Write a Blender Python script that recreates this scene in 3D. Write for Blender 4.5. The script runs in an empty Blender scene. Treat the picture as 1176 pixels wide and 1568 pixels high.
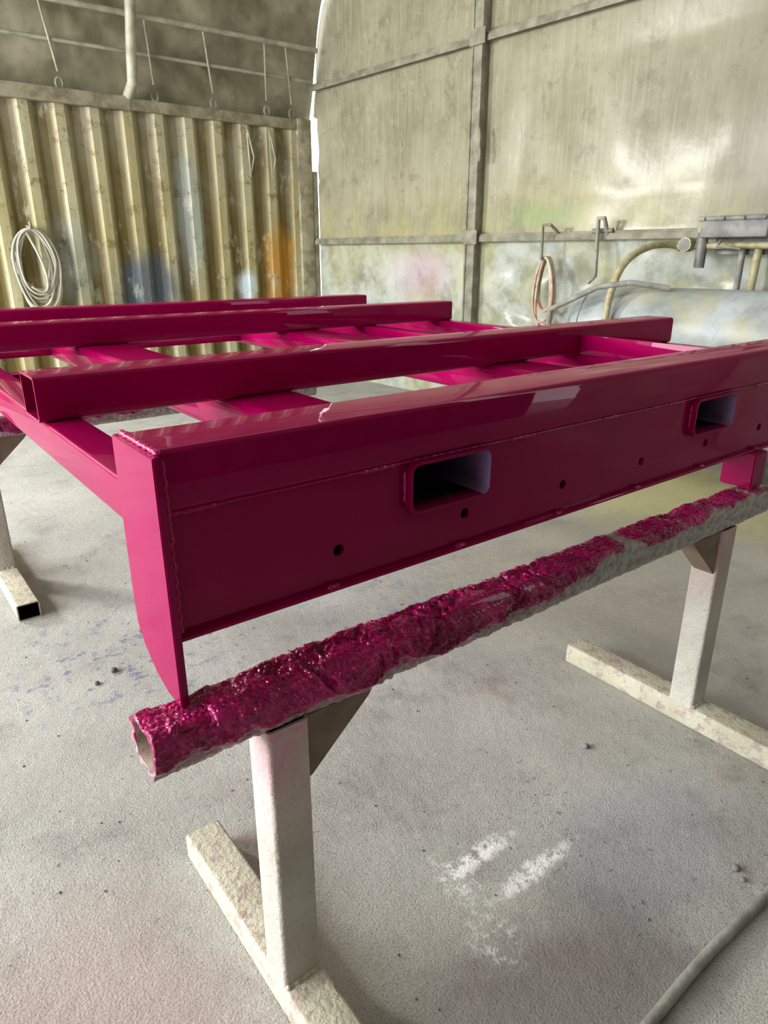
import bpy, bmesh, math, random
from mathutils import Vector, noise, Matrix
random.seed(4)
scene=bpy.context.scene
COL=scene.collection
scene.view_settings.view_transform='Standard'
try: scene.view_settings.look='Medium High Contrast'
except Exception: scene.view_settings.look='None'
scene.view_settings.exposure=0.0

# ------------------------------------------------------------------ materials
class M:
    def __init__(s,name,rough=0.6,spec=0.5,metal=0.0,coat=0.0):
        s.m=bpy.data.materials.new(name); s.m.use_nodes=True
        s.n=s.m.node_tree.nodes; s.l=s.m.node_tree.links
        s.b=s.n['Principled BSDF']; s.out=s.n['Material Output']
        s.b.inputs['Roughness'].default_value=rough
        s.b.inputs['Specular IOR Level'].default_value=spec
        s.b.inputs['Metallic'].default_value=metal
        s.b.inputs['Coat Weight'].default_value=coat
        s.b.inputs['Coat Roughness'].default_value=0.02
        s.tc=s.n.new('ShaderNodeTexCoord'); s.pos=s.tc.outputs['Object']
    def link(s,a,b): s.l.new(a,b)
    def setin(s,sock,v):
        if isinstance(v,bpy.types.NodeSocket): s.l.new(v,sock)
        else: sock.default_value=v
    def noise(s,scale=5,detail=4,rough=0.55,vec=None,stretch=None,dist=0):
        n=s.n.new('ShaderNodeTexNoise')
        v=vec or s.pos
        if stretch:
            mp=s.n.new('ShaderNodeMapping'); s.link(v,mp.inputs['Vector']); mp.inputs['Scale'].default_value=stretch; v=mp.outputs[0]
        s.link(v,n.inputs['Vector'])
        n.inputs['Scale'].default_value=scale; n.inputs['Detail'].default_value=detail
        n.inputs['Roughness'].default_value=rough; n.inputs['Distortion'].default_value=dist
        return n.outputs['Fac']
    def rng(s,v,a,b,c=0.0,d=1.0,smooth=True):
        n=s.n.new('ShaderNodeMapRange')
        if smooth: n.interpolation_type='SMOOTHSTEP'
        s.link(v,n.inputs['Value'])
        for k,x in zip(('From Min','From Max','To Min','To Max'),(a,b,c,d)): n.inputs[k].default_value=x
        return n.outputs['Result']
    def math(s,op,a,b=0.0):
        n=s.n.new('ShaderNodeMath'); n.operation=op
        s.setin(n.inputs[0],a); s.setin(n.inputs[1],b); return n.outputs[0]
    def mix(s,f,a,b,mode='MIX'):
        n=s.n.new('ShaderNodeMix'); n.data_type='RGBA'; n.blend_type=mode
        s.setin(n.inputs[0],f)
        for sock,v in ((n.inputs[6],a),(n.inputs[7],b)):
            if isinstance(v,tuple): v=(*v,1.0) if len(v)==3 else v
            s.setin(sock,v)
        return n.outputs[2]
    def sep(s):
        n=s.n.new('ShaderNodeSeparateXYZ'); s.link(s.pos,n.inputs[0]); return n.outputs
    def spot(s,c,r,nz=0.5,nscale=4.0,soft=0.6):
        a=s.n.new('ShaderNodeVectorMath'); a.operation='SUBTRACT'; s.link(s.pos,a.inputs[0]); a.inputs[1].default_value=c
        b=s.n.new('ShaderNodeVectorMath'); b.operation='DIVIDE'; s.link(a.outputs[0],b.inputs[0]); b.inputs[1].default_value=r
        d=s.n.new('ShaderNodeVectorMath'); d.operation='LENGTH'; s.link(b.outputs[0],d.inputs[0])
        nn=s.noise(nscale,5,0.6)
        v=s.math('ADD',d.outputs['Value'],s.math('MULTIPLY',s.math('SUBTRACT',nn,0.5),nz*2))
        return s.rng(v,1.0+soft*0.5,1.0-soft,0,1)
    def color(s,c): s.setin(s.b.inputs['Base Color'],(*c,1) if isinstance(c,tuple) else c); return s
    def bump(s,h,strength=0.3,dist=0.01):
        n=s.n.new('ShaderNodeBump'); n.inputs['Strength'].default_value=strength; n.inputs['Distance'].default_value=dist
        s.link(h,n.inputs['Height']); s.link(n.outputs[0],s.b.inputs['Normal']); return s

def mk_mag():
    m=M('magenta_gloss_enamel',0.45,0.03,0,0.48)
    n=m.noise(1.7,3); m.color(m.mix(m.rng(n,.3,.7),(0.265,0.0,0.070),(0.315,0.0,0.085)))
    m.bump(m.noise(190,2),0.025,0.002)
    return m.m
MAG=mk_mag()
m=M('weld_magenta',0.4,0.2,0,0.6); m.color((0.38,0.001,0.105)); m.bump(m.noise(120,3),0.6,0.004); WELD=m.m
m=M('pocket_lit_wall',0.5); m.color(m.mix(m.rng(m.sep()[1],1.05,1.4),(0.34,0.23,0.44),(0.03,0.012,0.04))); PLIT=m.m  # light on right pocket wall painted in: lilac mouth fading to dark
m=M('pocket_painted_shade',0.7,0.2); m.color(m.mix(m.rng(m.sep()[1],1.03,1.09),(0.25,0.001,0.075),(0.016,0.005,0.012))); PDARK=m.m  # pocket shade painted in: magenta at mouth, near-black further inside

def mk_crust():
    m=M('paint_crusted_steel',0.32,0.4,0,0.4)
    at=m.n.new('ShaderNodeAttribute'); at.attribute_name='paint'; p=at.outputs['Fac']
    at2=m.n.new('ShaderNodeAttribute'); at2.attribute_name='tint'; t=at2.outputs['Fac']
    n=m.noise(40,4)
    magc=m.mix(m.rng(m.noise(14,4),.3,.7),(0.22,0.0010,0.068),(0.48,0.005,0.16))
    grey=m.mix(m.rng(n,.3,.7),(0.28,0.26,0.24),(0.50,0.47,0.43))
    tinted=m.mix(m.math('MULTIPLY',t,m.rng(m.noise(18,4),.3,.6,.40,1)),grey,(0.54,0.13,0.29))
    f=m.rng(m.math('ADD',p,m.math('MULTIPLY',m.math('SUBTRACT',m.noise(60,3),.5),.9)),.25,.70)
    m.color(m.mix(f,tinted,magc))
    m.link(m.rng(f,0,1,.62,.22),m.b.inputs['Roughness'])
    v=m.n.new('ShaderNodeTexVoronoi'); v.feature='SMOOTH_F1'; m.link(m.pos,v.inputs['Vector']); v.inputs['Scale'].default_value=110; v.inputs['Smoothness'].default_value=.4
    h=m.math('ADD',m.math('MULTIPLY',v.outputs['Distance'],-1.0),m.math('MULTIPLY',m.noise(50,4),.8))
    m.bump(h,0.9,0.007); return m.m
CRUST=mk_crust()

def mk_over(top_pink):
    m=M('overspray_coated_steel' ,0.7,0.3)
    z=m.sep()[2]
    n=m.rng(m.noise(4,4),.3,.7)
    base=m.mix(n,(0.44,0.43,0.37),(0.56,0.55,0.49))
    base=m.mix(m.rng(m.noise(45,4,.7),.55,.69,0,.5),base,(0.33,0.30,0.27))
    base=m.mix(m.rng(m.noise(3.3,5,.7),.48,.64,0,.2),base,(0.55,0.36,0.40))
    pk=m.math('MULTIPLY',m.rng(z,.48,.76),m.rng(m.noise(7,5,.65),.35,.65,.2,1))
    base=m.mix(m.math('MULTIPLY',pk,top_pink),base,(0.62,0.24,0.36))
    m.color(base); m.bump(m.math('ADD',m.noise(110,4),m.math('MULTIPLY',m.noise(22,3),1.5)),0.6,0.007)
    return m.m
OVER=mk_over(0.62)
m=M('foot_overspray_cream',0.8,0.3)
b_=m.mix(m.rng(m.noise(5,5),.3,.7),(0.46,0.44,0.34),(0.58,0.56,0.455))
b_=m.mix(m.math('MULTIPLY',m.rng(m.noise(26,5,.7),.51,.61),.6),b_,(0.34,0.24,0.24))
m.color(b_); m.bump(m.noise(80,4),0.7,0.007); FOOT=m.m
m=M('gusset_brown_primer',0.8,0.3); m.color(m.mix(m.noise(20,4),(0.17,0.12,0.09),(0.30,0.24,0.19))); m.bump(m.noise(120,3),.4,.004); GUS=m.m
m=M('void_shade_black',0.9,0.1); m.color((0.02,0.018,0.018)); DARK=m.m  # near-black colour standing in for shade inside hollow parts

def mk_floor():
    m=M('dusty_concrete',0.85,0.2)
    a=m.rng(m.noise(1.1,6,.6),.3,.7)
    c=m.mix(a,(0.38,0.385,0.36),(0.51,0.515,0.485))
    c=m.mix(m.rng(m.noise(3.2,7,.7),.50,.70,0,.65),c,(0.26,0.255,0.24))
    c=m.mix(m.rng(m.noise(14,6,.7),.55,.70,0,.35),c,(0.60,0.61,0.58))
    c=m.mix(m.rng(m.noise(190,3,.75),.50,.64,0,.6),c,(0.18,0.17,0.16))
    c=m.mix(m.rng(m.noise(260,3,.75),.54,.68,0,.55),c,(0.80,0.80,0.78))
    c=m.mix(m.rng(m.noise(70,4,.8),.62,.70,0,.5),c,(0.16,0.15,0.15))
    c=m.mix(m.rng(m.noise(2.1,6,.7),.55,.72,0,.35),c,(0.48,0.36,0.34))
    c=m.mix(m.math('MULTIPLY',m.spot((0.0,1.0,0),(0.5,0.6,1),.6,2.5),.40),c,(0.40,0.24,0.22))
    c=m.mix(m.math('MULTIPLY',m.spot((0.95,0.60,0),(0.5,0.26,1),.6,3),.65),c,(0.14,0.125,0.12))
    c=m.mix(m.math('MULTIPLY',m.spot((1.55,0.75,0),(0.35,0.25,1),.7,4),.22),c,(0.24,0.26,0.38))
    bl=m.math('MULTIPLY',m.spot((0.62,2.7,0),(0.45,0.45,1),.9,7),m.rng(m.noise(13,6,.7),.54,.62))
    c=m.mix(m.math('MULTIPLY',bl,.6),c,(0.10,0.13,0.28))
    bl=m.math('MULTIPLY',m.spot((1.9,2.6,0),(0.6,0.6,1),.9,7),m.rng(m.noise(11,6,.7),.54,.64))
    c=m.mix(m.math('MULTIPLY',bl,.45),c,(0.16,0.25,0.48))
    sp=m.math('MULTIPLY',m.rng(m.noise(38,4,.7),.61,.66),m.rng(m.noise(1.6,4),.42,.58))
    c=m.mix(m.math('MULTIPLY',sp,.65),c,(0.13,0.14,0.21))
    c=m.mix(m.math('MULTIPLY',m.spot((4.5,2.4,0),(0.9,0.8,1),.8,3),.65),c,(0.62,0.58,0.26))
    c=m.mix(m.math('MULTIPLY',m.spot((3.2,2.0,0),(1.2,1.0,1),.6,2),.30),c,(0.56,0.53,0.40))
    sm=m.noise(30,6,.75)
    for cen,rad,k,lo,hi in (((1.13,1.03,0),(.13,.035,1),.9,.42,.56),((1.02,1.00,0),(.05,.10,1),.7,.46,.60),((1.22,.90,0),(.16,.03,1),.9,.40,.54),((.98,.82,0),(.07,.09,1),.5,.48,.62)):
        wh=m.math('MULTIPLY',m.spot(cen,rad,.6,22),m.rng(sm,lo,hi))
        c=m.mix(m.math('MULTIPLY',wh,k),c,(0.86,0.87,0.86))
    m.color(c)
    h=m.math('ADD',m.noise(150,4),m.math('MULTIPLY',m.noise(26,5),1.2))
    m.bump(h,0.5,0.006); return m.m
FLOOR=mk_floor()

def mk_cont():
    m=M('oversprayed_container_paint',0.6,0.35)
    st=m.rng(m.noise(3,5,.6,stretch=(1.6,1.6,.25)),.3,.7)
    c=m.mix(st,(0.38,0.33,0.16),(0.54,0.51,0.35))
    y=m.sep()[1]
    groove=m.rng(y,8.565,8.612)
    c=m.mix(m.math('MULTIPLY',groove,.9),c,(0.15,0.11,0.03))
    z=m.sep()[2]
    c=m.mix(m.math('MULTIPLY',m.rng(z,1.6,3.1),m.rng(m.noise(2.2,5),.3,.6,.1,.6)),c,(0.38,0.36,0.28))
    c=m.mix(m.math('MULTIPLY',m.spot((3.65,8.56,2.0),(0.2,9,0.8),.5,3),.6),c,(0.36,0.42,0.43))
    c=m.mix(m.math('MULTIPLY',m.spot((2.2,8.56,1.5),(0.3,9,0.5),.6,3),.6),c,(0.34,0.38,0.36))
    c=m.mix(m.math('MULTIPLY',m.spot((3.05,8.56,1.18),(0.42,9,0.50),.6,4),.75),c,(0.07,0.115,0.19))
    c=m.mix(m.math('MULTIPLY',m.spot((4.85,8.56,1.4),(0.22,9,0.6),.7,4),.75),c,(0.56,0.27,0.03))
    c=m.mix(m.math('MULTIPLY',m.spot((4.35,8.56,1.2),(0.14,9,0.2),.35,5),.9),c,(0.62,0.72,0.78))
    ru=m.math('MULTIPLY',m.rng(m.noise(5,7,.75),.53,.65),.65)
    c=m.mix(ru,c,(0.16,0.115,0.045))
    pl=m.math('MULTIPLY',m.rng(m.noise(4,6,.7,stretch=(1.5,1,.6)),.56,.68),.5)
    c=m.mix(pl,c,(0.64,0.63,0.53))
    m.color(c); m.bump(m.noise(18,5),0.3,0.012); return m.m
CONT=mk_cont()
m=M('container_rail_paint',0.6); m.color(m.mix(m.rng(m.noise(5,6,.65),.35,.65),(0.24,0.215,0.145),(0.44,0.41,0.31))); m.bump(m.noise(30,4),.4,.008); RAIL=m.m
m=M('unseen_container_dark',0.7); m.color(m.mix(m.rng(m.noise(3,5,.65),.35,.65),(0.03,0.03,0.026),(0.07,0.065,0.055))); m.bump(m.noise(30,4),.4,.008); DCONT=m.m  # kept near-black to cut light and reflections from behind the camera

def mk_fabric():
    m=M('oversprayed_pvc_sheet',0.25,0.25)
    s=m.sep()
    c=m.mix(m.rng(m.noise(1.1,7,.65),.3,.7),(0.22,0.208,0.14),(0.335,0.32,0.235))
    thr=m.rng(m.noise(9,5,.65,stretch=(4,1,.14)),.42,.72,0,.45)
    c=m.mix(thr,c,(0.40,0.385,0.295))
    c=m.mix(m.rng(m.noise(3.5,7,.75),.52,.66,0,.5),c,(0.16,0.15,0.095))
    c=m.mix(m.rng(m.noise(2.4,7,.75,stretch=(1,1,.35)),.54,.68,0,.4),c,(0.18,0.165,0.11))
    c=m.mix(m.rng(m.noise(14,6,.75,stretch=(1,1,.5)),.56,.68,0,.35),c,(0.45,0.44,0.36))
    c=m.mix(m.rng(s[0],4.2,6.2,0,.5),c,(0.24,0.22,0.175))
    z=s[2]
    low=m.rng(z,1.85,1.70)
    c=m.mix(m.math('MULTIPLY',low,.7),c,m.mix(m.rng(m.noise(2.5,6,.65),.35,.62),(0.22,0.24,0.20),(0.52,0.57,0.58)))
    yb=m.rng(z,2.5,1.8); yb=m.math('MULTIPLY',yb,m.rng(m.noise(1.6,6,.6),.4,.6,.1,.9))
    c=m.mix(m.math('MULTIPLY',yb,.45),c,(0.45,0.43,0.20))
    c=m.mix(m.math('MULTIPLY',m.spot((1.95,0,1.35),(0.5,9,0.35),.5,3),.4),c,(0.46,0.27,0.37))
    c=m.mix(m.math('MULTIPLY',m.spot((3.7,0,1.95),(0.5,9,0.12),.6,3),.4),c,(0.22,0.34,0.15))
    c=m.mix(m.math('MULTIPLY',m.spot((1.5,0,1.4),(0.3,9,0.3),.5,3),.4),c,(0.58,0.58,0.57))
    m.color(c)
    m.bump(m.math('ADD',m.math('MULTIPLY',m.noise(9,3),.3),m.math('MULTIPLY',m.noise(60,2,.5,stretch=(1,1,.3)),.05)),0.12,0.03)
    tr=m.n.new('ShaderNodeBsdfTranslucent'); m.setin(tr.inputs['Color'],c)
    mx=m.n.new('ShaderNodeMixShader'); mx.inputs[0].default_value=0.06
    m.link(m.b.outputs[0],mx.inputs[1]); m.link(tr.outputs[0],mx.inputs[2]); m.link(mx.outputs[0],m.out.inputs['Surface'])
    return m.m
FAB=mk_fabric()
def mk_roof():
    m=M('khaki_roof_tarpaulin',0.6,0.3)
    c=m.mix(m.rng(m.noise(1.3,6,.65),.3,.7),(0.13,0.12,0.075),(0.28,0.26,0.185))
    m.color(c); m.bump(m.noise(3.0,2,dist=.5),0.4,0.08)
    tr=m.n.new('ShaderNodeBsdfTranslucent'); m.setin(tr.inputs['Color'],c)
    mx=m.n.new('ShaderNodeMixShader'); mx.inputs[0].default_value=0.10
    m.link(m.b.outputs[0],mx.inputs[1]); m.link(tr.outputs[0],mx.inputs[2]); m.link(mx.outputs[0],m.out.inputs['Surface'])
    return m.m
ROOF=mk_roof()
m=M('dusty_galvanised_steel',0.6,0.4); m.color(m.mix(m.rng(m.noise(8,5),.3,.7),(0.19,0.18,0.135),(0.32,0.31,0.245))); m.bump(m.noise(50,3),.3,.005); GALV=m.m
m=M('pale_galvanised_pipe',0.5,0.4); m.color(m.mix(m.rng(m.noise(8,5),.3,.7),(0.30,0.29,0.22),(0.46,0.45,0.36))); PGALV=m.m
m=M('pale_cable_rubber',0.6); m.color(m.mix(m.noise(12,3),(0.40,0.39,0.30),(0.60,0.58,0.50))); CABLE=m.m
m=M('reddish_hose_rubber',0.6); m.color(m.mix(m.rng(m.noise(9,3),.4,.6),(0.50,0.33,0.27),(0.56,0.52,0.40))); HOSE=m.m
m=M('yellowed_brass',0.5); m.color(m.mix(m.rng(m.noise(15,4),.3,.7),(0.34,0.29,0.15),(0.48,0.45,0.30))); BRASS=m.m
m=M('grey_valve_housing',0.5); m.color(m.mix(m.rng(m.noise(8,4),.3,.7),(0.15,0.15,0.15),(0.30,0.30,0.28))); GREYB=m.m
m=M('dusty_tank_paint',0.4)
c_=m.mix(m.rng(m.noise(2.6,6,.65),.35,.65),(0.26,0.29,0.28),(0.44,0.48,0.50)); c_=m.mix(m.rng(m.noise(1.7,5),.5,.65,0,.5),c_,(0.48,0.44,0.27)); m.color(c_); m.bump(m.noise(25,3),.2,.01); TANK=m.m
m=M('dark_pebble',0.8); m.color(m.mix(m.noise(30,3),(0.12,0.12,0.13),(0.30,0.29,0.28))); PEB=m.m
m=M('dusty_conduit',0.8); m.color(m.mix(m.rng(m.noise(14,5),.3,.7),(0.22,0.22,0.20),(0.36,0.36,0.33))); m.bump(m.noise(60,3),.4,.005); CONDUIT=m.m

# ------------------------------------------------------------------ geometry helpers
def empty(name,loc=(0,0,0),rz=0.0):
    e=bpy.data.objects.new(name,None); COL.objects.link(e); e.location=loc; e.rotation_euler=(0,0,rz); e.empty_display_size=.1
    return e
def finish(name,bm,mat,parent=None,smooth=False,angle=35):
    bmesh.ops.recalc_face_normals(bm,faces=bm.faces)
    me=bpy.data.meshes.new(name); bm.to_mesh(me); bm.free()
    if smooth:
        for p in me.polygons: p.use_smooth=True
        me.set_sharp_from_angle(angle=math.radians(angle))
    o=bpy.data.objects.new(name,me); COL.objects.link(o)
    if isinstance(mat,(list,tuple)):
        for x in mat: me.materials.append(x)
    else: me.materials.append(mat)
    if parent: o.parent=parent
    return o
def box(name,x0,x1,y0,y1,z0,z1,mat,parent=None,bev=0.003):
    bm=bmesh.new(); bmesh.ops.create_cube(bm,size=1)
    for v in bm.verts:
        v.co=Vector(((x0+x1)/2+v.co.x*(x1-x0),(y0+y1)/2+v.co.y*(y1-y0),(z0+z1)/2+v.co.z*(z1-z0)))
    if bev>0: bmesh.ops.bevel(bm,geom=bm.edges[:],offset=bev,segments=2,profile=.5,affect='EDGES')
    return finish(name,bm,mat,parent,True)
def rrect(w,h,r,n=5):
    pts=[]
    for cx,cy,a0 in ((w/2-r,h/2-r,0),(-w/2+r,h/2-r,90),(-w/2+r,-h/2+r,180),(w/2-r,-h/2+r,270)):
        for i in range(n+1):
            a=math.radians(a0+90*i/n); pts.append((cx+r*math.cos(a),cy+r*math.sin(a)))
    return pts
AX={'X':lambda a,p,q:(a,p,q),'Y':lambda a,p,q:(p,a,q),'Z':lambda a,p,q:(p,q,a)}
def tube(name,axis,a0,a1,p0,p1,q0,q1,r,t,mat,parent=None,inner_mat=None,right_mat=None):
    f=AX[axis]; w,h=p1-p0,q1-q0; cp,cq=(p0+p1)/2,(q0+q1)/2
    outer=rrect(w,h,r); inner=rrect(w-2*t,h-2*t,max(r-t,.002))
    bm=bmesh.new()
    L=[[bm.verts.new(f(a,cp+x,cq+y)) for x,y in loop] for loop in (outer,inner) for a in (a0,a1)]
    O0,O1,I0,I1=L; n=len(outer)
    for i in range(n):
        j=(i+1)%n
        bm.faces.new((O0[i],O0[j],O1[j],O1[i]))
        g=bm.faces.new((I0[i],I1[i],I1[j],I0[j]))
        if inner_mat: g.material_index=1
        if right_mat and (inner[i][0]+inner[j][0])/2>w*.40: g.material_index=2
        bm.faces.new((O0[i],I0[i],I0[j],O0[j])); bm.faces.new((O1[i],O1[j],I1[j],I1[i]))
    mats=[mat]+([inner_mat] if inner_mat else [])+([right_mat] if right_mat else [])
    return finish(name,bm,mats,parent,True)
def prism(name,axis,pts,a0,a1,mat,parent=None,bev=0.0):
    f=AX[axis]; bm=bmesh.new()
    A=[bm.verts.new(f(a0,*p)) for p in pts]; B=[bm.verts.new(f(a1,*p)) for p in pts]
    bm.faces.new(A); bm.faces.new(B[::-1]); n=len(pts)
    for i in range(n):
        j=(i+1)%n; bm.faces.new((A[i],B[i],B[j],A[j]))
    if bev: bmesh.ops.bevel(bm,geom=bm.edges[:],offset=bev,segments=2,affect='EDGES')
    return finish(name,bm,mat,parent,True)
def tomesh(o,name,mat,parent):
    dg=bpy.context.evaluated_depsgraph_get(); me=bpy.data.meshes.new_from_object(o.evaluated_get(dg))
    bpy.data.objects.remove(o); n=bpy.data.objects.new(name,me); COL.objects.link(n)
    me.materials.clear(); me.materials.append(mat)
    for p in me.polygons: p.use_smooth=True
    me.set_sharp_from_angle(angle=math.radians(40))
    if parent: n.parent=parent
    return n
def pipe(name,pts,r,mat,parent=None,smooth=False,cyclic=False):
    cu=bpy.data.curves.new(name,'CURVE'); cu.dimensions='3D'; cu.bevel_depth=r; cu.bevel_resolution=4; cu.use_fill_caps=True
    if smooth:
        sp=cu.splines.new('NURBS'); sp.points.add(len(pts)-1); sp.order_u=4; sp.use_endpoint_u=not cyclic; sp.use_cyclic_u=cyclic; cu.resolution_u=6
    else:
        sp=cu.splines.new('POLY'); sp.points.add(len(pts)-1); sp.use_cyclic_u=cyclic
    for p,c in zip(sp.points,pts): p.co=(*c,1)
    o=bpy.data.objects.new(name,cu); COL.objects.link(o)
    return tomesh(o,name,mat,parent)
def weld(name,a,b,r,parent,mat=WELD):
    a=Vector(a); b=Vector(b); n=max(2,int((b-a).length/.006))
    bm=bmesh.new(); d=(b-a).normalized(); u=d.orthogonal().normalized(); w=d.cross(u); prev=None
    for i in range(n+1):
        c=a.lerp(b,i/n); rr=r*(1+.25*math.sin(i*1.6)+.2*random.uniform(-1,1))*(.4 if i in(0,n) else 1)
        ring=[bm.verts.new(c+(u*math.cos(k*math.pi/4)+w*math.sin(k*math.pi/4))*rr) for k in range(8)]
        if prev:
            for k in range(8): bm.faces.new((prev[k],prev[(k+1)%8],ring[(k+1)%8],ring[k]))
        else: bm.faces.new(ring)
        prev=ring
    bm.faces.new(prev[::-1])
    return finish(name,bm,mat,parent,True,80)

# ------------------------------------------------------------------ steel frame
F=empty('steel_trailer_frame')
X0,X1=0.353,3.16; YE=4.50
tube('front_top_rail','X',X0,X1,1.036,1.19,1.207,1.316,.012,.006,MAG,F)
web=prism('front_web_plate','Y',[(X0,.986),(X1,.986),(X1,1.207),(X0,1.207)],1.045,1.055,MAG,F)
POCK=[(0.856,1.093),(1.935,2.172)]
HOLES=[0.69+.341*i for i in range(8)]
def cut(obj,cutter):
    md=obj.modifiers.new('b','BOOLEAN'); md.operation='DIFFERENCE'; md.solver='EXACT'; md.object=cutter
    dg=bpy.context.evaluated_depsgraph_get(); me=bpy.data.meshes.new_from_object(obj.evaluated_get(dg))
    obj.modifiers.clear(); obj.data=me; bpy.data.objects.remove(cutter)
for a,b in POCK:
    w=b-a-.004
    c=prism('c','Y',[(x+(a+b)/2,y+1.1485) for x,y in rrect(w,.113-.004,.022)],1.0,1.1,MAG); cut(web,c)
for i,x in enumerate(HOLES):
    c=prism('c','Y',[(x+.0125*math.cos(t*math.pi/10),1.055+.0125*math.sin(t*math.pi/10)) for t in range(20)],1.0,1.1,MAG); cut(web,c)
for p in web.data.polygons: p.use_smooth=False
box('front_bottom_flange',X0,X1,1.030,1.16,.976,.986,MAG,F,.003)
box('hole_shade_sheet',X0,X1,1.10,1.106,.986,1.09,DARK,F,.001)  # added dark sheet standing in for shade behind the bolt holes
for i,(a,b) in enumerate(POCK):
    tube(f'fork_pocket_{i+1}','Y',1.026,YE,a,b,1.092,1.205,.024,.007,MAG,F,PDARK,PLIT)
    box(f'pocket_blackout_{i+1}',a+.008,b-.008,1.9,1.906,1.10,1.197,DARK,F,0)  # added dark cap blocking the tube so its inside stays dark
    for (p,q) in (((a-.003,1.041,1.12),(a-.003,1.041,1.19)),((b+.003,1.041,1.12),(b+.003,1.041,1.19))):
        weld('pocket_weld',p,q,.005,F)
prism('end_plate','X',[(1.022,.853),(1.085,.853),(1.135,.868),(1.19,.905),(1.215,.94),(1.218,1.00),(1.218,1.308),(1.022,1.308)],.338,X0,MAG,F,.002)
weld('end_plate_weld_1',(.357,1.036,.99),(.357,1.036,1.30),.006,F)
weld('end_plate_weld_2',(.352,1.03,1.311),(.352,1.21,1.311),.006,F)
for i,x in enumerate([.36,.74,1.16,1.50,1.80,2.30,2.64]):
    weld(f'seam_weld_{i+1}',(x,1.041,1.206),(x+.085,1.041,1.206),.0048,F)
weld('seam_line',(X0,1.042,1.2065),(X1,1.042,1.2065),.0026,F)
for i,x in enumerate(HOLES): weld(f'flange_weld_{i+1}',(x-.035,1.036,.985),(x-.005,1.036,.985),.0065,F)
tube('inner_rail_1','X',.35,X1,1.86,2.01,1.205,1.320,.014,.007,MAG,F)
tube('inner_rail_2','X',.35,X1,3.40,3.55,1.205,1.320,.014,.007,MAG,F)
tube('rear_rail','X',.35,X1,4.33,4.48,1.205,1.320,.014,.007,MAG,F)
tube('cross_member_end_1','Y',1.19,YE,.362,.455,1.115,1.205,.008,.006,MAG,F)
tube('cross_member_end_2','Y',1.19,YE,3.065,3.158,1.115,1.205,.008,.006,MAG,F)
tube('cross_member_mid','Y',1.19,YE,2.47,2.56,1.115,1.205,.008,.006,MAG,F)
box('angle_upstand',2.47,2.478,1.19,1.86,1.205,1.285,MAG,F,.001)
for i,(a,b) in enumerate([(.455,.856),(1.093,1.935),(2.172,2.47)]):
    for j,y in enumerate((2.75,3.95)):
        s=prism(f'stringer_{i}_{j}','Y',[(a,1.11),(b,1.11),(b,1.20),(a,1.20)],y,y+.008,MAG,F)
        for x in ((a+b)/2-.08,(a+b)/2+.08):
            c=prism('c','Y',[(x+.012*math.cos(t*math.pi/8),1.155+.012*math.sin(t*math.pi/8)) for t in range(16)],y-.1,y+.1,MAG); cut(s,c)
        box(f'stringer_flange_{i}_{j}',a,b,y,y+.07,1.193,1.201,MAG,F,.001)
prism('support_foot_plate','X',[(1.01,.853),(1.12,.853),(1.12,.977),(1.01,.977)],2.34,2.42,MAG,F,.004)
prism('rear_support_1','X',[(3.70,.853),(3.86,.853),(3.86,1.115),(3.70,1.115)],.40,.415,MAG,F,.002)
prism('rear_support_2','X',[(3.70,.853),(3.86,.853),(3.86,1.115),(3.70,1.115)],2.30,2.315,MAG,F,.002)
box('rear_support_bridge',2.27,2.47,3.70,3.86,1.10,1.115,MAG,F,.002)

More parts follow.
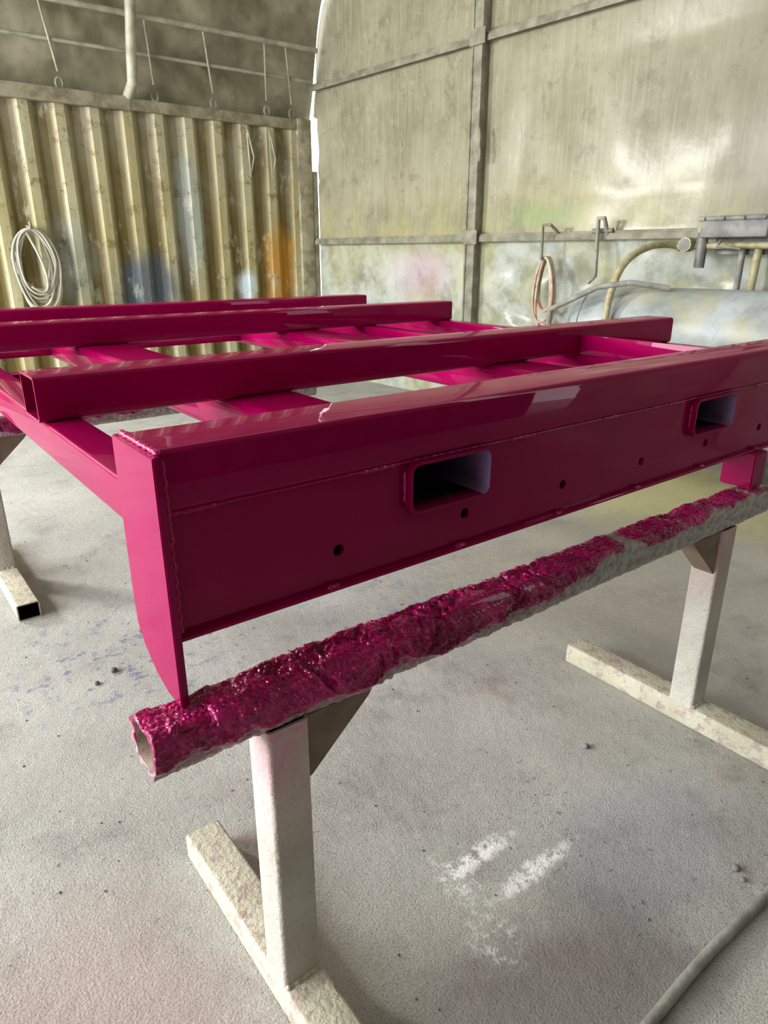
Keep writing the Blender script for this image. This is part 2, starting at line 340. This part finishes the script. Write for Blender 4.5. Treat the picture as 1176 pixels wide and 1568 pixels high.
# ------------------------------------------------------------------ trestles
def boundary(x):
    n=noise.noise(Vector((x*6,3.1,0)))*.028+noise.noise(Vector((x*19,7.7,0)))*.016
    if x<1.25: b=.788+.010*math.sin(x*7)
    elif x<1.5: b=.788+(x-1.25)*.19
    else: b=.836
    return b+n
def crust_beam(name,xa,xb,dx,dy,parent,res):
    y0,y1,z0,z1=.976,1.074,.757,.850
    w,h=y1-y0,z1-z0; r=.023
    base=rrect(w,h,r,6); outl=[]
    for i in range(len(base)):
        a=Vector(base[i]); b=Vector(base[(i+1)%len(base)]); k=max(1,int((b-a).length/res))
        for t in range(k): outl.append(a.lerp(b,t/k))
    n=len(outl); nx=int((xb-xa)/res)
    nor=[]
    for i in range(n):
        d=outl[(i+1)%n]-outl[i-1]; nn=Vector((d.y,-d.x)).normalized(); nor.append(nn)
    bm=bmesh.new(); rings=[]; P=[];T=[]
    N=noise.noise
    for k in range(nx+1):
        x=xa+(xb-xa)*k/nx; ring=[]; bz=boundary(x)
        for i in range(n):
            y=outl[i].x+(y0+y1)/2; z=outl[i].y+(z0+z1)/2; nn=nor[i]
            q=Vector((x,y,z))
            topw=max(0,nn.y); frontw=max(0,-nn.x)
            if nn.x<.2 or nn.y>.3: painted=max(0,min(1,(z-bz)/.016+.5))
            else: painted=.25
            amt=.15+.85*topw+.8*frontw*painted+.3*frontw
            if x>1.45 and nn.x<0: amt*=.35+.65*painted
            endk=min(1,.35+(x-xa)/.12)
            big=(N(q*9+Vector((3,0,0)))*.007+N(q*22)*.0055)
            rid=(1-abs(N(q*42+Vector((0,9,0))))*2.2)
            zone=max(0,min(1,(x-.45)/.15))*max(0,min(1,(1.5-x)/.3))
            rid2=(1-abs(N(Vector((q.x*34+6*N(q*10),q.y*20,q.z*20))))*2.6)
            peb=N(q*95)*.0026+N(q*150)*.0016
            d=amt*(big+.0032*rid+.0075*zone*rid2)*endk+peb*(1.0 if frontw or topw else .4)
            d+= .010*painted*frontw + .003*topw
            if topw>.5: d=min(d,.014)
            if topw>.3 and (abs(x-.346)<.03 or abs(x-2.38)<.06 or parent.get('rear')): d=min(d,.001)
            d=max(d,-.004)
            ex=0
            if k==0: ex=N(q*40)*.006
            ring.append(bm.verts.new((x+ex+dx,y+nn.x*d+dy,z+nn.y*d)))
            P.append(painted); T.append(max(0,min(1,(1.45-x)/.6))*(.25+.75*max(0,min(1,(z-z0-.01)/.05))))
        rings.append(ring)
    for k in range(nx):
        A,B=rings[k],rings[k+1]
        for i in range(n): bm.faces.new((A[i],A[(i+1)%n],B[(i+1)%n],B[i]))
    t=.009
    def inner(x):
        out=[]
        for i in range(n):
            y=outl[i].x*(1-2*t/w)+(y0+y1)/2; z=outl[i].y*(1-2*t/h)+(z0+z1)/2
            out.append(bm.verts.new((x+dx,y+dy,z))); P.append(.85 if z>.79 else .4); T.append(.9)
        return out
    I0=inner(xa+.002); I1=inner(xb-.002)
    for i in range(n):
        j=(i+1)%n
        bm.faces.new((rings[0][i],I0[i],I0[j],rings[0][j])); bm.faces.new((rings[-1][i],rings[-1][j],I1[j],I1[i]))
        f=bm.faces.new((I0[i],I1[i],I1[j],I0[j])); f.material_index=1
    o=finish(name,bm,[CRUST,GUS],parent,True,180)
    a=o.data.attributes.new('paint','FLOAT','POINT'); a.data.foreach_set('value',P)
    a=o.data.attributes.new('tint','FLOAT','POINT'); a.data.foreach_set('value',T)
    return o
def trestle(name,dx,dy,rear):
    E=empty(name)
    if rear: E['rear']=1
    crust_beam('top_beam',.264,2.43,dx,dy,E,.006 if rear else .0030)
    for i,(xa,xb) in enumerate(((.475,.566),(2.132,2.223))):
        tube(f'leg_{i+1}','Z',.08,.760,xa+dx,xb+dx,.975+dy,1.066+dy,.010,.006,OVER,E)
        tube(f'foot_{i+1}','Y',.50+dy,1.522+dy,xa-.004+dx,xb+.004+dx,0.0,.082,.009,.006,FOOT,E,DARK)
        s=1 if i==0 else -1; xe=xb if i==0 else xa
        prism(f'gusset_{i+1}','Y',[(xe+dx,.760),(xe+s*.165+dx,.760),(xe+s*.15+dx,.742),(xe+s*.01+dx,.615),(xe+dx,.605)],.985+dy,1.055+dy,GUS,E,.002)
        weld(f'foot_weld_{i+1}',(xa+dx,.974+dy,.083),(xb+dx,.974+dy,.083),.006,E,FOOT)
    return E
trestle('steel_trestle',0,0,False)
trestle('steel_trestle.001',-.09,2.78,True)

# ------------------------------------------------------------------ room shell
bm=bmesh.new()
vs=[bm.verts.new(p) for p in ((-9,-5,0),(8,-5,0),(8,11,0),(-9,11,0))]; bm.faces.new(vs)
vs=[bm.verts.new(p) for p in ((-9,-5,-.1),(8,-5,-.1),(8,11,-.1),(-9,11,-.1))]; bm.faces.new(vs[::-1])
finish('floor',bm,FLOOR)

def container(name,yf,s,CM,RM):
    E=empty(name); H=3.2; xs,xe=-6.6,5.36; pitch=.352
    bm=bmesh.new(); pts=[]; x=xe-.18
    prof=[(0,0),(.095,0),(.176,.066),(.257,.066),(.352,0)]
    while x>xs+.1:
        for px,py in prof[:-1]:
            if x-px>xs+.1: pts.append((x-px,yf+s*py))
        x-=pitch
    lo=[bm.verts.new((a,b,.16)) for a,b in pts]; hi=[bm.verts.new((a,b,H-.12)) for a,b in pts]
    for i in range(len(pts)-1): bm.faces.new((lo[i],lo[i+1],hi[i+1],hi[i]))
    finish('corrugated_side',bm,CM,E)
    def by(a,b): 
        v=sorted((yf+s*a,yf+s*b)); return v
    y=by(-.03,.10); box('top_rail',xs,xe-.15,y[0],y[1],H-.12,H,RM,E,.012)
    y=by(-.05,.09); box('top_rail_doubler',xs+.01,3.05 if s>0 else 1,y[0],y[1],H-.13,H+.01,RM,E,.01)
    y=by(-.03,.10); box('bottom_rail',xs,xe-.15,y[0],y[1],0,.16,RM,E,.012)
    y=by(-.045,.14)
    box('corner_post_1',xe-.20,xe,y[0],y[1],0,H+.012,RM,E,.012); box('corner_post_2',xs-.01,xs+.12,y[0],y[1],0,H+.02,RM,E,.012)
    y=by(.10,1.6); box('container_body',xs+.02,xe-.01,y[0],y[1],.02,H-.02,RM,E,.005)
    for i,x in enumerate((4.45,4.75)):
        if s>0: pipe(f'lashing_loop_{i}',[(x,yf-.03,3.02),(x,yf-.06,2.98),(x+.06,yf-.06,2.72),(x,yf-.06,2.50),(x-.01,yf-.05,2.98)],.012,PGALV,E)
    return E
container('shipping_container',8.56,1,CONT,RAIL)
container('shipping_container.001',-2.6,-1,DCONT,DCONT)  # unseen, closes the near side and is darkened to limit light on frame

CY=2.98
half=[(5.72,3.00),(5.61,3.52),(5.50,3.92),(5.28,4.50),(4.60,5.20),(3.5,5.80),(2.1,6.22),(0.8,6.42),(0,6.46)]
arch=[(CY+a,z) for a,z in half]+[(CY-a,z) for a,z in half[-2::-1]]
def arch_at(u):
    k=u*(len(arch)-1); i=min(int(k),len(arch)-2); f=k-i
    p0=arch[max(i-1,0)];p1=arch[i];p2=arch[i+1];p3=arch[min(i+2,len(arch)-1)]
    def cr(a,b,c,d): return .5*((2*b)+(-a+c)*f+(2*a-5*b+4*c-d)*f*f+(-a+3*b-3*c+d)*f**3)
    return cr(p0[0],p1[0],p2[0],p3[0]),cr(p0[1],p1[1],p2[1],p3[1])
ATAB=[arch_at(j/400) for j in range(401)]
def ztop(y):
    for a,b in zip(ATAB,ATAB[1:]):
        if (a[0]-y)*(b[0]-y)<=0 and a[0]!=b[0]: return max(3.2,a[1]+(b[1]-a[1])*(y-a[0])/(b[0]-a[0]))
    return 3.2
def yarch(z):
    for a,b in zip(ATAB[:200],ATAB[1:]):
        if a[1]<=z<=b[1]: return a[0]+(b[0]-a[0])*(z-a[1])/max(1e-6,b[1]-a[1])
    return 8.68
R=empty('ceiling')
bm=bmesh.new(); NX,NU=220,150; g=[]
for i in range(NX+1):
    row=[]
    for j in range(NU+1):
        x=-6.4+(5.43+6.4)*i/NX
        y,z=arch_at(j/NU)
        if i==NX: x+=.02*noise.noise(Vector((0,y*3,z*3)))
        d=.10*noise.noise(Vector((x*1.3,y*1.5,z*1.5)))+.12*abs(noise.noise(Vector((x*2.2+z*2.5,y*2.0,z*2.6))))+.03*noise.noise(Vector((x*6,y*4,z*7)))
        d+=.04*math.cos(x*2*math.pi/1.6)
        d*=min(1,(NX-i)/12)*min(1,max(.15,(z-3.0)/.6))
        row.append(bm.verts.new((x,y+d*(1 if y>CY else -1)*min(1,abs(y-CY)/2),z+d)))
    g.append(row)
for i in range(NX):
    for j in range(NU): bm.faces.new((g[i][j],g[i+1][j],g[i+1][j+1],g[i][j+1]))
finish('roof_tarpaulin',bm,ROOF,R,True,180)
for k,x in enumerate((-5.9,-2.9,.1,3.05)):
    pts=[]
    for j in range(0,61):
        y,z=arch_at(j/60); f=.26/math.hypot(y-CY,z-1); pts.append((x,y-(y-CY)*f,z-(z-1)*f))
    pts=[(x,8.58,3.2)]+[p for p in pts if p[2]>3.3]+[(x,-2.62,3.2)]
    pipe(f'arch_rib_{k+1}',pts,.055,PGALV,R)
for k,(y,z) in enumerate(((8.34,3.93),(8.48,3.62),(7.3,5.0),(5.7,5.72),(3,6.1),(.3,5.72),(-1.4,5.0),(-2.38,3.93))):
    pipe(f'purlin_{k+1}',[(-6.3,y,z),(5.36,y,z)],.030 if k!=1 else .020,PGALV,R)
for k,x in enumerate((1.35,1.62,2.35,3.35,4.05,4.75,5.1)):
    zt=3.26; pipe(f'tie_wire_{k+1}',[(x-.14+.05*math.sin(k*3),8.34,3.93),(x,8.55,zt+.1)],.011,PGALV,R)
    pipe(f'tie_shackle_{k+1}',[(x+.035*math.cos(a*math.pi/5),8.55,3.25+.055*math.sin(a*math.pi/5)) for a in range(10)],.015,GALV,R,cyclic=True)

ang=math.atan2(-.9983,.0575)
W=empty('wall_right',(5.46,8.56,0),ang)
L=11.2
def top_at(s): return ztop(8.56-.9983*s)
def smin(z):
    if z<2.5: return .02
    nzz=.025*noise.noise(Vector((0,z*4,2)))
    if z<3.25: return .035+nzz
    k=max(0,min(1,(z-3.65)/.3))
    return 8.56-yarch(z)+(.030+nzz)*(1-k)-.05*k
NS,NZ=260,140
def disp(s,z):
    bay=min(abs(s-2.88),abs(s-6.3),abs(s-.0)); gz=min(abs(z-1.77),abs(z-3.57),abs(z-5.37),abs(z))
    amp=min(1,bay/.5)*min(1,gz/.35)
    d=amp*(.03*noise.noise(Vector((s*1.1,z*1.0,4)))+.03+.006*noise.noise(Vector((s*3+z*1.2,z*1.6,1))))
    if z<1.7: d+=amp*(.05*noise.noise(Vector((s*2.2,z*3.5,9)))+.035*abs(noise.noise(Vector((s*3+z*4,z*2-s,2)))))
    d+=.010*amp*math.exp(-abs(z-1.77)/.3)*math.sin(s*9+3*noise.noise(Vector((s,z*2,0))))
    return d
bm=bmesh.new(); rows=[]
for i in range(NS+1):
    s=.6+(L-.6)*i/NS; T=top_at(s)
    rows.append([bm.verts.new((s,disp(s,T*j/NZ),T*j/NZ)) for j in range(NZ+1)])
for i in range(NS):
    for j in range(NZ): bm.faces.new((rows[i][j],rows[i+1][j],rows[i+1][j+1],rows[i][j+1]))
T6=top_at(.6); NC=24; strip=[]; SM=[min(smin(T6*j/NZ),.598) for j in range(NZ+1)]
for i in range(NC+1):
    col=[]
    for j in range(NZ+1):
        z=T6*j/NZ; s=SM[j]+(.6-SM[j])*i/NC
        col.append(rows[0][j] if i==NC else bm.verts.new((s,disp(s,z) if s>0 else 0,z)))
    strip.append(col)
for i in range(NC):
    for j in range(NZ): bm.faces.new((strip[i][j],strip[i+1][j],strip[i+1][j+1],strip[i][j+1]))
finish('pvc_sheet',bm,FAB,W,True,180)
for k,s in enumerate((2.88,6.3,9.5)):
    box(f'post_{k+1}',s-.055,s+.055,-.12,-.02,0,top_at(s)-.08,GALV,W,.006)
    box(f'post_flange_{k+1}',s-.075,s-.055,-.13,-.02,0,top_at(s)-.15,GALV,W,.002)
box('corner_post',-.10,.02,-.09,-.01,0,2.62,PGALV,W,.006)
for k,z in enumerate((1.77,3.57,5.37)):
    s0=.0 if k<2 else 1.3
    s1=L if k<2 else L-1.6
    box(f'girt_{k+1}',s0,s1,-.085,-.02,z-.032,z+.032,GALV,W,.004)
    box(f'girt_lip_{k+1}',s0,s1,-.10,-.085,z-.045,z+.01,GALV,W,.002)
    for s in (2.88,6.3,9.5): box('cleat',s-.10,s+.10,-.14,-.12,z-.07,z+.07,GALV,W,.004)
pipe('tie_rope',[(2.95,-.13,2.78),(2.99,-.15,2.70),(2.95,-.14,2.62),(3.0,-.15,2.56),(2.97,-.14,2.48)],.016,GALV,W,True)

bm=bmesh.new(); g=[]
for i in range(41):
    y=-2.7+2.3*i/40; zt=ztop(y)
    g.append([bm.verts.new((-6.35+.05*noise.noise(Vector((y*2,j*.2,0))),y,zt*j/30)) for j in range(31)])
for i in range(40):
    for j in range(30): bm.faces.new((g[i][j],g[i+1][j],g[i+1][j+1],g[i][j+1]))
finish('left_light_block',bm,ROOF,None,True,180)  # unseen sheet added across the open end to cut light on front face

# ------------------------------------------------------------------ things hanging on walls
C=empty('cable_coil')
cx,cz,cy=1.82,1.50,8.50
for k in range(10):
    rx=.18+.04*random.uniform(-1,1); rz=.38+.07*random.uniform(-1,1); ox=random.uniform(-.04,.04)
    pts=[(cx+ox+rx*math.cos(a*math.pi/8)*(1+.1*math.sin(a+k)),cy-.007*k,cz+(.36-rz)+rz*math.sin(a*math.pi/8)) for a in range(16)]
    pipe(f'loop_{k+1}',pts,.012,CABLE,C,True,True)
pipe('tail',[(cx-.05,cy-.05,cz+.33),(cx+.05,cy-.08,cz+.1),(cx+.12,cy-.08,cz-.2),(cx+.05,cy-.08,cz-.33),(cx-.08,cy-.08,cz-.22)],.013,CABLE,C,True)
pipe('hook',[(cx,cy+.07,cz+.38),(cx,cy-.08,cz+.36),(cx,cy-.09,cz+.42)],.014,GALV,C)
def wl(s,n,z):
    c,si=math.cos(ang),math.sin(ang); return (5.46+s*c+n*si, 8.56+s*si-n*c, z)
H=empty('air_hose_coil')
for k in range(6):
    rx=.10+.02*random.uniform(-1,1); rz=.30+.05*random.uniform(-1,1)
    pts=[wl(3.90+rx*math.cos(a*math.pi/8)*(1-.25*math.sin(a*math.pi/8)),.11+.012*k,1.28+(.30-rz)+rz*math.sin(a*math.pi/8)) for a in range(16)]
    pipe(f'loop_{k+1}',pts,.013,HOSE,H,True,True)
pipe('hook',[wl(3.97,.10,1.80),wl(3.96,.20,1.86),wl(3.88,.21,1.86),wl(3.88,.20,1.55)],.014,GALV,H)
K=empty('wall_drop_pipe')
pipe('pipe',[wl(4.50,.09,1.77),wl(4.50,.16,1.90),wl(4.44,.16,1.90),wl(4.46,.16,1.42),wl(4.40,.17,1.36)],.020,CONDUIT,K)
pipe('bracket',[wl(4.35,.10,1.80),wl(4.56,.10,1.80)],.02,GALV,K)

V=empty('compressed_air_station',(5.46,8.56,0),ang)
box('housing',5.44,5.95,-.30,-.12,1.72,1.86,GREYB,V,.02)
box('housing_lid',5.42,5.97,-.31,-.11,1.84,1.875,GREYB,V,.01)
box('mount_bracket',5.50,5.90,-.12,-.09,1.60,1.80,GREYB,V,.004)
for i in range(4): pipe(f'lid_bolt_{i+1}',[(5.47+.15*i,-.315,1.857),(5.47+.15*i,-.325,1.857)],.012,GALV,V)
pipe('manifold_pipe',[(5.22,-.20,1.665),(6.1,-.20,1.665)],.026,BRASS,V)
pipe('filter_bowl',[(5.44,-.22,1.78),(5.44,-.22,1.50)],.040,GREYB,V)
pipe('filter_cap',[(5.44,-.22,1.86),(5.44,-.22,1.76)],.052,BRASS,V)
pipe('gauge',[(5.33,-.20,1.675),(5.33,-.29,1.675)],.055,BRASS,V)
pipe('gauge_glass',[(5.33,-.288,1.675),(5.33,-.294,1.675)],.044,GREYB,V)
pipe('valve_collar',[(5.24,-.20,1.665),(5.29,-.20,1.665)],.04,BRASS,V)
pipe('drop_pipe_1',[(5.74,-.17,1.665),(5.74,-.17,.0)],.024,CONDUIT,V)
pipe('drop_pipe_2',[(5.86,-.17,1.665),(5.84,-.16,1.3),(5.84,-.16,.0)],.030,BRASS,V)
pipe('feed_hose',[(5.23,-.20,1.665),(5.16,-.28,1.69),(5.14,-.6,1.66),(5.12,-.90,1.50),(5.09,-.95,1.10),(5.09,-.95,.6),(5.10,-.95,0.02)],.028,BRASS,V,True)
pipe('lever',[(5.62,-.30,1.70),(5.62,-.34,1.66),(5.80,-.34,1.64)],.012,GALV,V)
bm=bmesh.new(); rt=.33; zc=1.03; nc=-.56; rings=[]
prof=[(4.55+.24*(1-math.cos(math.pi/2*i/10)), rt*math.sin(math.pi/2*i/10)) for i in range(1,11)]
prof+=[(6.7+.24*math.sin(math.pi/2*i/10), rt*math.cos(math.pi/2*i/10)) for i in range(0,10)]
NR=64
for s,r_ in prof: rings.append([bm.verts.new((s,nc+r_*math.cos(2*math.pi*k/NR),zc+r_*math.sin(2*math.pi*k/NR))) for k in range(NR)])
for A,B in zip(rings,rings[1:]):
    for k in range(NR): bm.faces.new((A[k],A[(k+1)%NR],B[(k+1)%NR],B[k]))
bm.faces.new(rings[0]); bm.faces.new(rings[-1][::-1])
finish('receiver_tank',bm,TANK,V,True,30)
for s in (4.80,6.69): pipe('tank_seam_band',[(s,nc+(rt+.002)*math.cos(2*math.pi*k/48),zc+(rt+.002)*math.sin(2*math.pi*k/48)) for k in range(48)],.007,TANK,V,cyclic=True)
for i,s in enumerate((5.0,6.4)):
    prism(f'tank_cradle_{i+1}','X',[(nc-.28,0),(nc+.28,0),(nc+.24,.82),(nc-.24,.82)],s-.03,s+.03,GREYB,V,.004)
pipe('stay_bar',[(4.61,-1.007,1.17),(5.0,-.94,1.36),(5.266,-.90,1.40),(5.478,-.716,1.36)],.022,CONDUIT,V)
pipe('stay_prop',[(4.615,-1.007,1.18),(4.615,-1.007,0)],.022,CONDUIT,V)

# ------------------------------------------------------------------ floor clutter
P=[( -.2+ i*.14, .468+.006*math.sin(i*1.3), .015) for i in range(0,26)]
pipe('floor_conduit',P[7:],.0135,CONDUIT,None,True)
bm=bmesh.new()
def rock(x,y,r):
    b2=bmesh.ops.create_icosphere(bm,subdivisions=2,radius=r)
    for v in b2['verts']:
        v.co*=1+.35*noise.noise(v.co*60+Vector((x*9,y*9,0))); v.co.z*=.7; v.co+=Vector((x,y,r*.55))
rock(1.75,1.13,.012); rock(1.66,.56,.012); rock(.80,2.85,.013);rock(.60,2.6,.016);rock(.52,2.55,.012);rock(1.64,.53,.009)
for i in range(500):
    x=random.uniform(-.6,4.5);y=random.uniform(.3,5); rock(x,y,random.uniform(.0015,.0040))
finish('floor_grit',bm,PEB,None,True,60)

# ------------------------------------------------------------------ lights
w=bpy.data.worlds.new('World'); scene.world=w; w.use_nodes=True
bg=w.node_tree.nodes['Background']; bg.inputs[0].default_value=(.96,.97,1,1); bg.inputs[1].default_value=3.4
def area(name,loc,target,sx,sy,power,col=(1,1,1)):
    d=bpy.data.lights.new(name,'AREA'); d.shape='RECTANGLE'; d.size=sx; d.size_y=sy; d.energy=power; d.color=col
    o=bpy.data.objects.new(name,d); COL.objects.link(o); o.location=loc
    o.rotation_euler=(Vector(target)-Vector(loc)).to_track_quat('-Z','Y').to_euler(); return o
area('flood_lamp',(-2.6,8.15,3.1),(4.2,4.2,1.6),.7,.85,330,(1,.985,.95))
area('doorway_fill',(-5.6,4.0,2.6),(0.4,1.6,1.0),4.5,3.2,560,(.99,.99,1))  # added fill lamp at the open end, brightens end plate and left-facing sides
area('roof_fill_lamp',(1.2,3.6,5.6),(1.2,3.4,0),5,1.4,40,(1,.99,.95))  # added soft fill lamp under the roof, not an actual fitting

# ------------------------------------------------------------------ camera
cd=bpy.data.cameras.new('camera'); cam=bpy.data.objects.new('camera',cd); COL.objects.link(cam)
cam.location=(0,0,1.6); cam.rotation_euler=(math.radians(90-20.4),0,math.radians(-37.5))
cd.sensor_fit='HORIZONTAL'; cd.sensor_width=36; cd.lens=36*1060/1176; cd.clip_start=.02
scene.camera=cam
